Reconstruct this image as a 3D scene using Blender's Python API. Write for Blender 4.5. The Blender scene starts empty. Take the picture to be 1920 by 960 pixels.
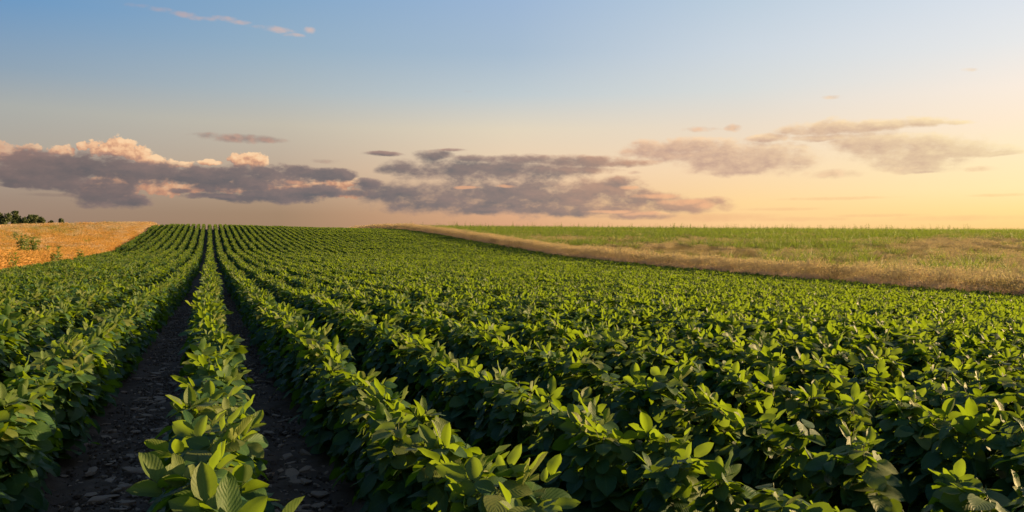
import bpy, math, random
import numpy as np
from mathutils import Vector, Matrix, Euler

RNG = np.random.default_rng(11)
random.seed(5)
PI = math.pi
R = math.radians
S = bpy.context.scene
COL = S.collection

# ------------------------------------------------------------------ camera
YAW = R(20.6)                       # camera turned clockwise from the row direction (+Y)
F_PX, HZ = 1507.0, 455.0            # focal length and eye level, in pixels of a 1920 wide frame
EYE = Vector((0.0, 0.0, 1.46))
cam = bpy.data.cameras.new('camera')
cam.lens = 36.0 * F_PX / 1920.0
cam.sensor_width = 36.0
cam.clip_start, cam.clip_end = 0.05, 9000.0
cam.dof.use_dof = True
cam.dof.focus_distance = 6.0
cam.dof.aperture_fstop = 14.0
camo = bpy.data.objects.new('camera', cam)
COL.objects.link(camo)
camo.location = EYE
camo.rotation_euler = (R(90) - math.atan((480 - HZ) / F_PX), 0, -YAW)
S.camera = camo

# ------------------------------------------------------------------ view, sun
EXPO = 1.75                          # the photograph is exposed for the shaded foliage
S.view_settings.view_transform = 'Standard'
S.view_settings.look = 'None'
S.view_settings.exposure = EXPO
S.view_settings.gamma = 1.0
S.cycles.max_bounces = 7
S.cycles.diffuse_bounces = 3
S.cycles.transmission_bounces = 5
S.cycles.glossy_bounces = 2
S.cycles.transparent_max_bounces = 4

SUN_REL = 75.0                      # degrees to the right of the view axis
SUN_AZ = YAW + R(SUN_REL)           # clockwise from +Y
SUN_EL = R(11.0)
sun = bpy.data.lights.new('sun', 'SUN')
sun.energy = 5.0
sun.angle = R(0.55)
sun.color = (1.0, 0.66, 0.31)
suno = bpy.data.objects.new('sun', sun)
COL.objects.link(suno)
suno.location = (60, -6, 30)
sdir = Vector((math.sin(SUN_AZ) * math.cos(SUN_EL), math.cos(SUN_AZ) * math.cos(SUN_EL), math.sin(SUN_EL)))
suno.rotation_euler = sdir.to_track_quat('Z', 'Y').to_euler()


# ------------------------------------------------------------------ node helpers
def lin(r, g, b):
    f = lambda c: ((c / 255 + 0.055) / 1.055) ** 2.4 if c > 10 else c / 255 / 12.92
    return (f(r), f(g), f(b), 1.0)


class NT:
    def __init__(self, tree):
        self.t = tree
        tree.nodes.clear()

    def node(self, typ, **kw):
        n = self.t.nodes.new(typ)
        for k, v in kw.items():
            setattr(n, k, v)
        return n

    def link(self, a, b):
        self.t.links.new(a, b)

    def put(self, sock, v):
        if isinstance(v, bpy.types.NodeSocket):
            self.link(v, sock)
        else:
            sock.default_value = v

    def m(self, op, a, b=None, c=None, clamp=False):
        n = self.node('ShaderNodeMath', operation=op)
        n.use_clamp = clamp
        self.put(n.inputs[0], a)
        if b is not None: self.put(n.inputs[1], b)
        if c is not None: self.put(n.inputs[2], c)
        return n.outputs[0]

    def vm(self, op, a, b=None, scale=None):
        n = self.node('ShaderNodeVectorMath', operation=op)
        self.put(n.inputs[0], a)
        if b is not None: self.put(n.inputs[1], b)
        if scale is not None: self.put(n.inputs['Scale'], scale)
        return n.outputs['Value'] if op in ('DOT_PRODUCT', 'LENGTH') else n.outputs['Vector']

    def xyz(self, x, y, z):
        n = self.node('ShaderNodeCombineXYZ')
        self.put(n.inputs[0], x); self.put(n.inputs[1], y); self.put(n.inputs[2], z)
        return n.outputs[0]

    def sep(self, v):
        n = self.node('ShaderNodeSeparateXYZ')
        self.put(n.inputs[0], v)
        return n.outputs

    def ramp(self, fac, stops, interp='LINEAR'):
        n = self.node('ShaderNodeValToRGB')
        n.color_ramp.interpolation = interp
        el = n.color_ramp.elements
        while len(el) < len(stops):
            el.new(0.5)
        for e, (p, c) in zip(el, stops):
            e.position = p
            e.color = c if len(c) == 4 else (*c, 1)
        self.put(n.inputs[0], fac)
        return n.outputs[0]

    def mix(self, fac, a, b, blend='MIX'):
        n = self.node('ShaderNodeMix', data_type='RGBA', blend_type=blend)
        self.put(n.inputs[0], fac); self.put(n.inputs[6], a); self.put(n.inputs[7], b)
        return n.outputs[2]

    def mr(self, v, a, b, c=0.0, d=1.0, smooth=False):
        n = self.node('ShaderNodeMapRange')
        n.interpolation_type = 'SMOOTHSTEP' if smooth else 'LINEAR'
        self.put(n.inputs[0], v)
        for i, q in enumerate((a, b, c, d)): self.put(n.inputs[i + 1], q)
        return n.outputs[0]

    def noise(self, vec, scale, detail=3.0, rough=0.5, dist=0.0, out=0):
        n = self.node('ShaderNodeTexNoise')
        self.put(n.inputs['Vector'], vec)
        n.inputs['Scale'].default_value = scale
        n.inputs['Detail'].default_value = detail
        n.inputs['Roughness'].default_value = rough
        n.inputs['Distortion'].default_value = dist
        return n.outputs[out]

    def attr(self, name, out=2):
        n = self.node('ShaderNodeAttribute', attribute_name=name)
        return n.outputs[out]


# ------------------------------------------------------------------ sky with clouds
def az_el(px, py):
    """direction (degrees from the fixed south-east bearing the photographer faced, degrees above eye level)"""
    t = (px - 960) / F_PX
    return math.degrees(math.atan(t)), math.degrees(math.atan((HZ - py) / F_PX * math.cos(math.atan(t))))


def build_world():
    w = bpy.data.worlds.new('World')
    S.world = w
    w.use_nodes = True
    N = NT(w.node_tree)
    d = N.vm('NORMALIZE', N.node('ShaderNodeTexCoord').outputs['Generated'])
    x, y, z = N.sep(d)
    el = N.m('MULTIPLY', N.m('ARCSINE', z), 180 / PI)
    # bearing clockwise from the fixed bearing YAW
    xr = N.m('SUBTRACT', N.m('MULTIPLY', x, math.cos(YAW)), N.m('MULTIPLY', y, math.sin(YAW)))
    yr = N.m('ADD', N.m('MULTIPLY', y, math.cos(YAW)), N.m('MULTIPLY', x, math.sin(YAW)))
    az = N.m('MULTIPLY', N.m('ARCTAN2', xr, yr), 180 / PI)
    cs = N.m('COSINE', N.m('MULTIPLY', N.m('SUBTRACT', az, SUN_REL), PI / 180))
    e01 = N.m('DIVIDE', N.m('MAXIMUM', el, 0.0), 45.0, clamp=True)
    q = lambda deg: deg / 45.0
    skies = [
        (-0.30, [(0, 150, 120, 101), (2.6, 157, 134, 119), (5.5, 173, 161, 147), (8.2, 169, 170, 165), (10.5, 140, 160, 178), (14.5, 104, 149, 192), (25, 84, 126, 174), (45, 80, 114, 160)]),
        (-0.02, [(0, 160, 127, 101), (2.0, 161, 132, 107), (5.0, 190, 166, 144), (8.0, 194, 185, 168), (10.2, 172, 182, 186), (13.2, 147, 173, 194), (16.8, 127, 164, 199), (27, 92, 130, 175), (45, 84, 117, 162)]),
        (0.26, [(0, 212, 155, 116), (2.0, 222, 170, 132), (5.0, 238, 204, 168), (8.0, 226, 211, 186), (10.4, 191, 201, 205), (13.2, 167, 187, 206), (17, 154, 180, 211), (27, 102, 138, 184), (45, 87, 120, 165)]),
        (0.515, [(0, 253, 197, 137), (2.7, 254, 214, 152), (5.0, 249, 216, 175), (8.0, 234, 217, 196), (10.4, 215, 217, 214), (13, 204, 213, 221), (17, 183, 202, 219), (27, 128, 160, 198), (45, 92, 125, 168)]),
        (0.737, [(0, 255, 198, 120), (2.0, 255, 222, 148), (3.3, 255, 230, 172), (5.6, 254, 231, 189), (7.4, 252, 230, 203), (9.4, 247, 232, 217), (12, 229, 229, 229), (15, 216, 223, 232), (27, 158, 180, 206), (45, 88, 120, 160)]),
        (0.97, [(0, 255, 205, 120), (5, 255, 238, 198), (13, 255, 246, 230), (24, 240, 235, 225), (45, 110, 140, 180)])]
    g, c0 = None, 0
    for c1, st in skies:
        r_ = N.ramp(e01, [(e / 45.0, lin(*rgb)) for e, *rgb in st])
        g = r_ if g is None else N.mix(N.mr(cs, c0, c1), g, r_)
        c0 = c1

    SKYK = 2.0 ** -EXPO
    sky = N.node('ShaderNodeTexSky', sky_type='NISHITA')
    sky.sun_disc = False
    sky.sun_elevation = SUN_EL
    sky.sun_rotation = SUN_AZ
    sky.air_density, sky.dust_density, sky.ozone_density = 1.0, 2.0, 1.0
    bg0 = N.node('ShaderNodeBackground'); bg0.inputs[1].default_value = 0.06
    N.link(sky.outputs[0], bg0.inputs[0])
    bg1 = N.node('ShaderNodeBackground'); bg1.inputs[1].default_value = 1.03 * SKYK
    N.link(g, bg1.inputs[0])
    base = N.node('ShaderNodeMixShader'); base.inputs[0].default_value = 0.94
    N.link(bg0.outputs[0], base.inputs[1]); N.link(bg1.outputs[0], base.inputs[2])
    cur = base.outputs[0]

    P = N.xyz(az, el, 0.0)
    # noise fields shared by the cloud decks (flattened horizontally)
    pf = N.xyz(N.m('MULTIPLY', az, 0.55), el, 3.1)
    warp = N.vm('SCALE', N.vm('SUBTRACT', N.noise(pf, 0.55, 5, 0.55, out=1), (0.5, 0.5, 0.5)), scale=1.5)
    PW = N.vm('ADD', P, warp)
    n_fine = N.noise(pf, 1.15, 9, 0.60)
    n_off = N.noise(N.vm('ADD', pf, (0.16, 0.22, 0.0)), 1.15, 9, 0.60)
    bil = N.node('ShaderNodeTexNoise'); bil.inputs['Scale'].default_value = 1.0; bil.inputs['Detail'].default_value = 6
    N.link(N.vm('MULTIPLY', P, (0.9, 1.1, 1.0)), bil.inputs['Vector'])
    puff = N.noise(N.vm('MULTIPLY', P, (1.0, 1.15, 1.0)), 1.1, 7, 0.52)
    puff_o = N.noise(N.vm('MULTIPLY', N.vm('ADD', P, (0.30, 0.24, 0.0)), (1.0, 1.15, 1.0)), 1.1, 7, 0.52)

    def field(shapes, pos, fat=1.0):
        acc = None
        for (px, py, rx, ry) in shapes:
            a, e = az_el(px, py)
            sx = math.degrees(rx / F_PX) * math.cos(R(a)) ** 2 + 1e-4
            sy = math.degrees(ry * fat / F_PX) * math.cos(R(a)) + 1e-4
            v = N.vm('MULTIPLY', N.vm('SUBTRACT', pos, (a, e, 0.0)), (1 / sx, 1 / sy, 0.0))
            k = N.m('SUBTRACT', 1.0, N.vm('DOT_PRODUCT', v, v))
            acc = k if acc is None else N.m('SMOOTH_MAX', acc, k, 0.25)
        return N.m('MAXIMUM', acc, -2.0)

    def over(cur, alpha, colour, strength=1.0):
        b = N.node('ShaderNodeBackground'); b.inputs[1].default_value = strength * SKYK
        N.put(b.inputs[0], colour)
        mx = N.node('ShaderNodeMixShader')
        N.put(mx.inputs[0], alpha)
        N.link(cur, mx.inputs[1]); N.link(b.outputs[0], mx.inputs[2])
        return mx.outputs[0]

    s01 = N.mr(az, -32, 32)          # across the photographed part of the sky

    # --- far thin streaks, high wisps
    wisp = [(262, 12, 34, 5), (300, 20, 34, 5), (345, 29, 34, 5), (385, 37, 36, 5), (425, 37, 30, 5), (455, 44, 34, 5), (490, 52, 34, 5), (520, 57, 40, 5.5), (555, 67, 26, 4), (582, 58, 14, 6)]
    fw = N.m('ADD', field(wisp, N.vm('ADD', P, N.vm('SCALE', warp, scale=0.14)), 1.25), N.m('MULTIPLY', N.m('SUBTRACT', n_fine, 0.46), 3.6))
    cur = over(cur, N.mr(fw, 0.1, 1.7, 0.0, 0.75, True), N.mix(N.mr(az, -26, -14), lin(168, 160, 172), lin(226, 190, 172)))

    # --- faint streaks low in the bright haze
    low_st = [(1330, 408, 150, 7), (1490, 411, 110, 4), (1800, 409, 170, 5), (1650, 404, 90, 3), (1880, 366, 70, 3), (1560, 372, 120, 3), (100, 366, 60, 3), (1470, 392, 80, 3)]
    fz = N.m('ADD', field(low_st, N.vm('ADD', P, N.vm('SCALE', warp, scale=0.10)), 1.3), N.m('MULTIPLY', N.m('SUBTRACT', n_fine, 0.5), 2.4))
    cur = over(cur, N.mr(fz, -0.3, 1.5, 0.0, 0.5, True), N.ramp(s01, [(0.0, lin(128, 112, 106)), (0.5, lin(196, 148, 122)), (0.8, lin(244, 186, 136)), (1.0, lin(250, 198, 138))]))

    # --- small mauve cloudlets
    small = [(445, 259, 95, 9), (385, 254, 38, 7), (500, 262, 50, 7), (610, 303, 36, 6), (720, 289, 44, 5), (815, 281, 28, 4), (878, 172, 14, 4),
             (1310, 243, 42, 7), (1376, 240, 20, 8), (1435, 260, 45, 9), (1565, 326, 62, 10), (1590, 326, 30, 9), (1195, 268, 16, 4), (1186, 323, 14, 5),
             (1560, 183, 24, 6), (1815, 133, 20, 5), (1700, 318, 70, 9), (1840, 316, 40, 5),]
    fs = N.m('ADD', field(small, N.vm('ADD', P, N.vm('SCALE', warp, scale=0.30))), N.m('MULTIPLY', N.m('SUBTRACT', n_fine, 0.52), 4.0))
    lit = N.m('ADD', 0.45, N.m('MULTIPLY', N.m('SUBTRACT', n_fine, n_off), 5.0), clamp=True)
    shade = N.ramp(s01, [(0.0, lin(132, 118, 118)), (0.3, lin(140, 120, 116)), (0.5, lin(165, 138, 128)), (0.7, lin(200, 165, 142)), (1.0, lin(240, 205, 160))])
    bright = N.ramp(s01, [(0.0, lin(180, 145, 130)), (0.35, lin(190, 150, 132)), (0.6, lin(232, 180, 148)), (1.0, lin(255, 226, 180))])
    cur = over(cur, N.mr(fs, -0.1, 1.6, 0.0, 0.9, True), N.mix(lit, shade, bright))

    TO_SUN = (0.30, 0.26, 0.0)

    def deck(shapes, wscale, fat, scale, detail, rough, amp, squash=(0.55, 1.0, 1.0)):
        """density here, and density a little towards the sun (for self-shading)"""
        res = []
        for off in ((0.0, 0.0, 0.0), TO_SUN):
            p = N.vm('ADD', P, off)
            nz = N.noise(N.vm('MULTIPLY', N.vm('ADD', p, (0, 0, 3.1)), squash), scale, detail, rough)
            res.append(N.m('ADD', field(shapes, N.vm('ADD', p, N.vm('SCALE', warp, scale=wscale)), fat), N.m('MULTIPLY', N.m('SUBTRACT', nz, 0.5), amp)))
        return res

    # --- right-hand peach clouds
    right_c = [(1270, 280, 105, 15), (1225, 285, 65, 8), (1340, 282, 90, 15), (1385, 300, 115, 20), (1440, 300, 95, 18), (1412, 315, 50, 10), (1490, 300, 50, 9),
               (1500, 246, 50, 8), (1560, 240, 85, 11), (1630, 236, 110, 9), (1700, 234, 100, 7), (1770, 231, 60, 3.5), (1540, 258, 70, 5),
               (1640, 268, 90, 14), (1710, 280, 140, 17), (1770, 286, 130, 9), (1860, 288, 110, 4), (1720, 302, 90, 12), (1730, 318, 70, 5), (1440, 260, 45, 6)]
    fr, fo = deck(right_c, 0.40, 1.5, 1.3, 10, 0.6, 3.0)
    lit = N.m('ADD', N.m('ADD', 0.30, N.m('MULTIPLY', N.m('SUBTRACT', fr, fo), 0.42)), N.mr(fr, 0.9, 0.1, 0.0, 0.35), clamp=True)
    shade = N.ramp(s01, [(0.5, lin(178, 150, 138)), (0.68, lin(184, 151, 138)), (0.85, lin(201, 168, 147)), (1.0, lin(220, 190, 157))])
    bright = N.ramp(s01, [(0.5, lin(238, 186, 152)), (0.7, lin(252, 214, 172)), (1.0, lin(255, 232, 184))])
    cur = over(cur, N.mr(fr, -0.45, 0.9, 0.0, 0.96, True), N.mix(lit, shade, bright))

    # --- lit cumulus heads behind the left bank
    heads = [(30, 286, 46, 14), (-5, 284, 50, 18), (60, 279, 26, 10), (115, 281, 26, 11), (160, 276, 14, 8), (195, 280, 40, 14), (228, 276, 36, 19), (252, 284, 34, 16), (290, 300, 34, 9),
             (330, 308, 40, 6), (465, 300, 38, 15), (488, 298, 18, 12), (395, 306, 34, 6),
             (230, 350, 70, 22), (300, 348, 60, 18), (185, 352, 30, 12), (560, 345, 70, 12), (500, 345, 60, 12), (640, 342, 45, 12), (400, 350, 70, 14), (640, 360, 60, 12)]
    fh, fo = deck(heads, 0.20, 1.1, 1.5, 8, 0.58, 4.2, (1.0, 1.15, 1.0))
    lit = N.m('ADD', 0.44, N.m('MULTIPLY', N.m('SUBTRACT', fh, fo), 0.42), clamp=True)
    colh = N.ramp(lit, [(0.0, lin(164, 130, 120)), (0.35, lin(212, 160, 128)), (0.65, lin(243, 193, 150)), (1.0, lin(252, 212, 168))])
    colh = N.mix(N.mr(el, 4.7, 3.7), colh, N.mix(0.5, colh, lin(182, 132, 108)))
    colh = N.mix(N.mr(az, -27, -32), colh, N.mix(0.55, colh, lin(176, 140, 128)))
    cur = over(cur, N.mr(fh, -0.05, 0.45, 0.0, 0.97, True), colh)

    # --- the long grey bank
    bank_l = [(-20, 310, 120, 26), (90, 312, 150, 25), (60, 330, 170, 18), (210, 316, 130, 20), (280, 326, 130, 20), (380, 328, 140, 18), (480, 329, 110, 17), (560, 328, 90, 14), (620, 327, 46, 13), (645, 331, 20, 10),
              (130, 344, 120, 14), (200, 360, 75, 26), (235, 376, 54, 15), (430, 352, 80, 12), (520, 366, 130, 14), (600, 360, 60, 12), (340, 358, 24, 6), (370, 367, 34, 6), (420, 369, 70, 6),
              (690, 345, 36, 9), (30, 347, 60, 5), (470, 347, 60, 15)]
    bank_c = [(850, 318, 130, 18), (920, 320, 130, 22), (1000, 324, 120, 17), (745, 319, 42, 9), (812, 292, 42, 10), (850, 282, 28, 3), (720, 289, 40, 4), (900, 299, 65, 7), (980, 299, 75, 8), (1090, 304, 105, 10), (1160, 306, 75, 6), (1060, 320, 95, 8),
              (740, 364, 80, 18), (705, 351, 60, 9), (660, 362, 50, 7), (860, 370, 170, 27), (980, 368, 170, 30), (1080, 366, 120, 27), (1140, 357, 70, 20), (1160, 342, 36, 10), (1190, 375, 100, 18), (1270, 386, 100, 11), (950, 392, 180, 10), (1120, 394, 130, 10), (1190, 405, 80, 6), (1310, 380, 60, 8)]
    low = N.noise(N.vm('MULTIPLY', P, (0.3, 0.9, 1.0)), 0.9, 4, 0.5)
    deep = N.ramp(s01, [(0.0, lin(104, 98, 100)), (0.30, lin(100, 100, 105)), (0.5, lin(121, 114, 114)), (0.62, lin(143, 126, 120)), (0.75, lin(186, 148, 126))])
    rim = N.ramp(s01, [(0.0, lin(164, 132, 122)), (0.35, lin(166, 138, 128)), (0.5, lin(190, 153, 136)), (0.62, lin(234, 178, 140)), (0.75, lin(246, 192, 148))])
    for shp, fat, amp, a0, a1 in ((bank_c, 1.3, 2.9, -0.38, 1.0), (bank_l, 1.25, 3.1, -0.18, 0.72)):
        fb, fo = deck(shp, 0.32, fat, 1.2, 10, 0.6, amp)
        edge = N.mr(fb, 0.85, 0.05)
        lit = N.m('ADD', N.m('ADD', 0.04, N.m('MULTIPLY', N.m('SUBTRACT', fb, fo), 0.26)), N.m('MULTIPLY', edge, 0.30), clamp=True)
        body = N.mix(N.mr(low, 0.35, 0.7, 0.0, 0.38), deep, rim)
        cur = over(cur, N.mr(fb, a0, a1, 0.0, 0.97, True), N.mix(lit, body, rim))

    # --- thin peach strands lying in front of the bank's sunward end
    strand = [(1235, 368, 60, 5), (1280, 380, 55, 6), (1175, 352, 24, 4), (1150, 397, 60, 3), (1210, 401, 50, 4), (950, 349, 26, 3), (875, 352, 30, 3), (550, 341, 24, 4), (1320, 386, 30, 6)]
    ft, fo = deck(strand, 0.22, 1.3, 1.3, 7, 0.58, 2.4)
    cur = over(cur, N.mr(ft, 0.0, 1.1, 0.0, 0.75, True), N.ramp(s01, [(0.3, lin(214, 158, 126)), (0.6, lin(248, 188, 142))]))
    out = N.node('ShaderNodeOutputWorld')
    N.link(cur, out.inputs[0])


build_world()

# ------------------------------------------------------------------ terrain
TX = np.array([-300, -60, -30, -7.5, 0, 15, 30, 60, 100, 150, 300, 600.])
TY = np.array([-200, -20, 0, 10, 20, 42, 66, 85, 107, 118, 124, 135, 160, 200, 300, 700.])
TZ = {
    -300: [-1, -1, -.5, -.5, -.4, -.3, 0, .3, .7, .9, 1, 1, .9, .5, -1, -6],
    -60:  [-.2, 0, .05, .05, .05, .1, .3, .7, 1.4, 1.85, 2.0, 2.0, 1.8, 1.2, -1, -6],
    -30:  [.13, .13, .13, .07, .0, .05, .3, .85, 1.85, 2.5, 2.7, 2.75, 2.4, 1.8, 0, -6],
    -7.5: [.14, .14, .14, -.01, -.14, -.12, .10, .96, 2.4, 3.25, 3.45, 3.5, 3.1, 2.4, 0, -6],
    0:    [.14, .14, .14, -.01, -.14, -.12, .10, .96, 2.4, 3.25, 3.5, 3.55, 3.2, 2.5, 0, -6],
    15:   [-.40, -.40, -.45, -.6, -.72, -.58, -.15, .8, 2.1, 2.8, 3.05, 3.25, 3.25, 2.8, 0, -6],
    30:   [-1.1, -1.1, -1.15, -1.25, -1.37, -1.1, -.45, .6, 1.9, 2.4, 2.7, 3.1, 3.5, 3.1, 1, -6],
    60:   [-1.2, -1.2, -1.0, -.95, -.9, -.5, .2, 1.0, 2.0, 2.5, 2.75, 3.1, 3.5, 3.2, 1, -6],
    100:  [.6, .6, .8, .9, 1.0, 1.3, 1.7, 2.05, 2.5, 2.75, 2.9, 3.05, 3.2, 3.0, 1.2, -6],
    150:  [.8, .8, 1.2, 1.3, 1.4, 1.6, 1.9, 2.1, 2.3, 2.4, 2.5, 2.5, 2.5, 2.2, .8, -6],
    300:  [-2] * 15 + [-6],
    600:  [-6] * 16,
}
_gx = np.arange(-320, 622, 2.0)
_gy = np.arange(-220, 722, 2.0)
_a = np.array([np.interp(_gy, TY, TZ[int(k) if k == int(k) else k]) for k in TX])       # [X, gy]
_t = np.array([np.interp(_gx, TX, _a[:, j]) for j in range(len(_gy))]).T                # [gx, gy]
_k = np.exp(-0.5 * (np.arange(-6, 7) / 2.0) ** 2); _k /= _k.sum()


def _blur(a, ax):
    p = np.pad(a, [(6, 6) if i == ax else (0, 0) for i in range(2)], mode='edge')
    return np.apply_along_axis(lambda r: np.convolve(r, _k, 'valid'), ax, p)


_t = _blur(_blur(_t, 0), 1)


def ground_z(x, y):
    x = np.asarray(x, float); y = np.asarray(y, float)
    u = np.clip((x - _gx[0]) / 2.0, 0, len(_gx) - 1.001); v = np.clip((y - _gy[0]) / 2.0, 0, len(_gy) - 1.001)
    i = u.astype(int); j = v.astype(int); fu = u - i; fv = v - j
    return (_t[i, j] * (1 - fu) * (1 - fv) + _t[i + 1, j] * fu * (1 - fv) + _t[i, j + 1] * (1 - fu) * fv + _t[i + 1, j + 1] * fu * fv)


def to_px(x, y, z):
    """where a point shows in the 1920 x 960 frame, and its depth"""
    dx, dy, dz = x - EYE.x, y - EYE.y, z - EYE.z
    r = dx * math.cos(YAW) - dy * math.sin(YAW)
    dep = dx * math.sin(YAW) + dy * math.cos(YAW)
    dep = np.where(np.abs(dep) < 1e-6, 1e-6, dep)
    return 960 + F_PX * r / dep, HZ - F_PX * dz / dep, dep


def vnoise(x, y, seed=0):
    """smooth value noise in numpy, 0..1"""
    x = np.asarray(x, float); y = np.asarray(y, float)
    xi = np.floor(x).astype(np.int64); yi = np.floor(y).astype(np.int64)
    fx = x - xi; fy = y - yi
    fx = fx * fx * (3 - 2 * fx); fy = fy * fy * (3 - 2 * fy)

    def h(a, b):
        n = (a * 374761393 + b * 668265263 + seed * 974711) & 0x7fffffff
        n = ((n ^ (n >> 13)) * 1274126177) & 0x7fffffff
        return ((n ^ (n >> 16)) & 0xffff) / 65535.0
    return (h(xi, yi) * (1 - fx) + h(xi + 1, yi) * fx) * (1 - fy) + (h(xi, yi + 1) * (1 - fx) + h(xi + 1, yi + 1) * fx) * fy


# ------------------------------------------------------------------ object helpers
def tag(o, label=None, cat=None, group=None, kind=None):
    for k, v in (('label', label), ('category', cat), ('group', group), ('kind', kind)):
        if v: o[k] = v
    return o


def link(o, parent=None):
    COL.objects.link(o)
    if parent: o.parent = parent
    return o


class MB:
    """collects vertices and faces, with per-vertex attributes: luv (vector), tint (float), young (float)"""
    def __init__(self):
        self.v, self.f, self.luv, self.tint, self.young, self.n = [], [], [], [], [], 0

    def add(self, v, faces, luv=None, tint=0.5, young=0.0):
        v = np.asarray(v, float).reshape(-1, 3)
        self.v.append(v)
        self.f.extend([tuple(i + self.n for i in q) for q in faces])
        self.luv.append(np.zeros((len(v), 3)) if luv is None else luv)
        self.tint.append(np.full(len(v), tint)); self.young.append(np.full(len(v), young))
        self.n += len(v)

    def tube(self, pts, rad, sides=4, tint=0.5, young=0.0):
        pts = [Vector(p) for p in pts]
        ring, faces = [], []
        for i, p in enumerate(pts):
            t = (pts[min(i + 1, len(pts) - 1)] - pts[max(i - 1, 0)]).normalized()
            a = t.orthogonal().normalized(); b = t.cross(a)
            r = rad[i] if isinstance(rad, (list, tuple)) else rad
            for k in range(sides):
                ring.append(p + (a * math.cos(2 * PI * k / sides) + b * math.sin(2 * PI * k / sides)) * r)
        for i in range(len(pts) - 1):
            for k in range(sides):
                faces.append((i * sides + k, i * sides + (k + 1) % sides, (i + 1) * sides + (k + 1) % sides, (i + 1) * sides + k))
        self.add([tuple(q) for q in ring], faces, None, tint, young)

    def mesh(self, name, mat, smooth=True):
        me = bpy.data.meshes.new(name)
        v = np.concatenate(self.v)
        me.from_pydata(v.tolist(), [], self.f)
        for nm, dat, typ in (('luv', np.concatenate(self.luv), 'FLOAT_VECTOR'), ('tint', np.concatenate(self.tint), 'FLOAT'), ('young', np.concatenate(self.young), 'FLOAT')):
            a = me.attributes.new(nm, typ, 'POINT')
            a.data.foreach_set('vector' if typ == 'FLOAT_VECTOR' else 'value', np.asarray(dat, np.float32).ravel())
        if smooth:
            me.polygons.foreach_set('use_smooth', np.ones(len(me.polygons), bool))
        me.materials.append(mat)
        me.update()
        return me

    def obj(self, name, mat, parent=None, smooth=True):
        return link(bpy.data.objects.new(name, self.mesh(name, mat, smooth)), parent)


def frame(d, n):
    """rotation matrix with columns x, y = along d, z = close to n"""
    d = d / np.linalg.norm(d)
    xx = np.cross(d, n); xx /= (np.linalg.norm(xx) + 1e-9)
    zz = np.cross(xx, d)
    return np.stack([xx, d, zz], 1)


def scatter(name, pts, rot, scl, var, protos, label, cat, kind='stuff'):
    """one object that repeats the prototype meshes over its points"""
    pts = np.asarray(pts, float)
    me = bpy.data.meshes.new(name)
    me.from_pydata(pts.tolist(), [], [])
    for nm, dat, typ, fld in (('rot', rot, 'FLOAT_VECTOR', 'vector'), ('scl', scl, 'FLOAT_VECTOR', 'vector'), ('var', var, 'INT', 'value')):
        a = me.attributes.new(nm, typ, 'POINT')
        a.data.foreach_set(fld, np.asarray(dat, np.int32 if typ == 'INT' else np.float32).ravel())
    o = link(bpy.data.objects.new(name, me))
    g = bpy.data.node_groups.new(name, 'GeometryNodeTree')
    g.interface.new_socket('Geometry', in_out='INPUT', socket_type='NodeSocketGeometry')
    g.interface.new_socket('Geometry', in_out='OUTPUT', socket_type='NodeSocketGeometry')
    nd = g.nodes
    gi, go = nd.new('NodeGroupInput'), nd.new('NodeGroupOutput')
    join = nd.new('GeometryNodeJoinGeometry')
    for p in reversed(protos):
        oi = nd.new('GeometryNodeObjectInfo'); oi.transform_space = 'ORIGINAL'
        oi.inputs['Object'].default_value = p; oi.inputs['As Instance'].default_value = False
        ti = nd.new('GeometryNodeGeometryToInstance')
        g.links.new(oi.outputs['Geometry'], ti.inputs[0]); g.links.new(ti.outputs[0], join.inputs[0])
    iop = nd.new('GeometryNodeInstanceOnPoints')
    iop.inputs['Pick Instance'].default_value = True

    def na(nm, typ):
        n = nd.new('GeometryNodeInputNamedAttribute'); n.data_type = typ; n.inputs[0].default_value = nm
        return [s for s in n.outputs if s.enabled and s.name == 'Attribute'][0]
    g.links.new(gi.outputs[0], iop.inputs['Points']); g.links.new(join.outputs[0], iop.inputs['Instance'])
    g.links.new(na('var', 'INT'), iop.inputs['Instance Index'])
    g.links.new(na('rot', 'FLOAT_VECTOR'), iop.inputs['Rotation'])
    g.links.new(na('scl', 'FLOAT_VECTOR'), iop.inputs['Scale'])
    g.links.new(iop.outputs[0], go.inputs[0])
    md = o.modifiers.new('scatter', 'NODES'); md.node_group = g
    return tag(o, label, cat, None, kind)


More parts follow.
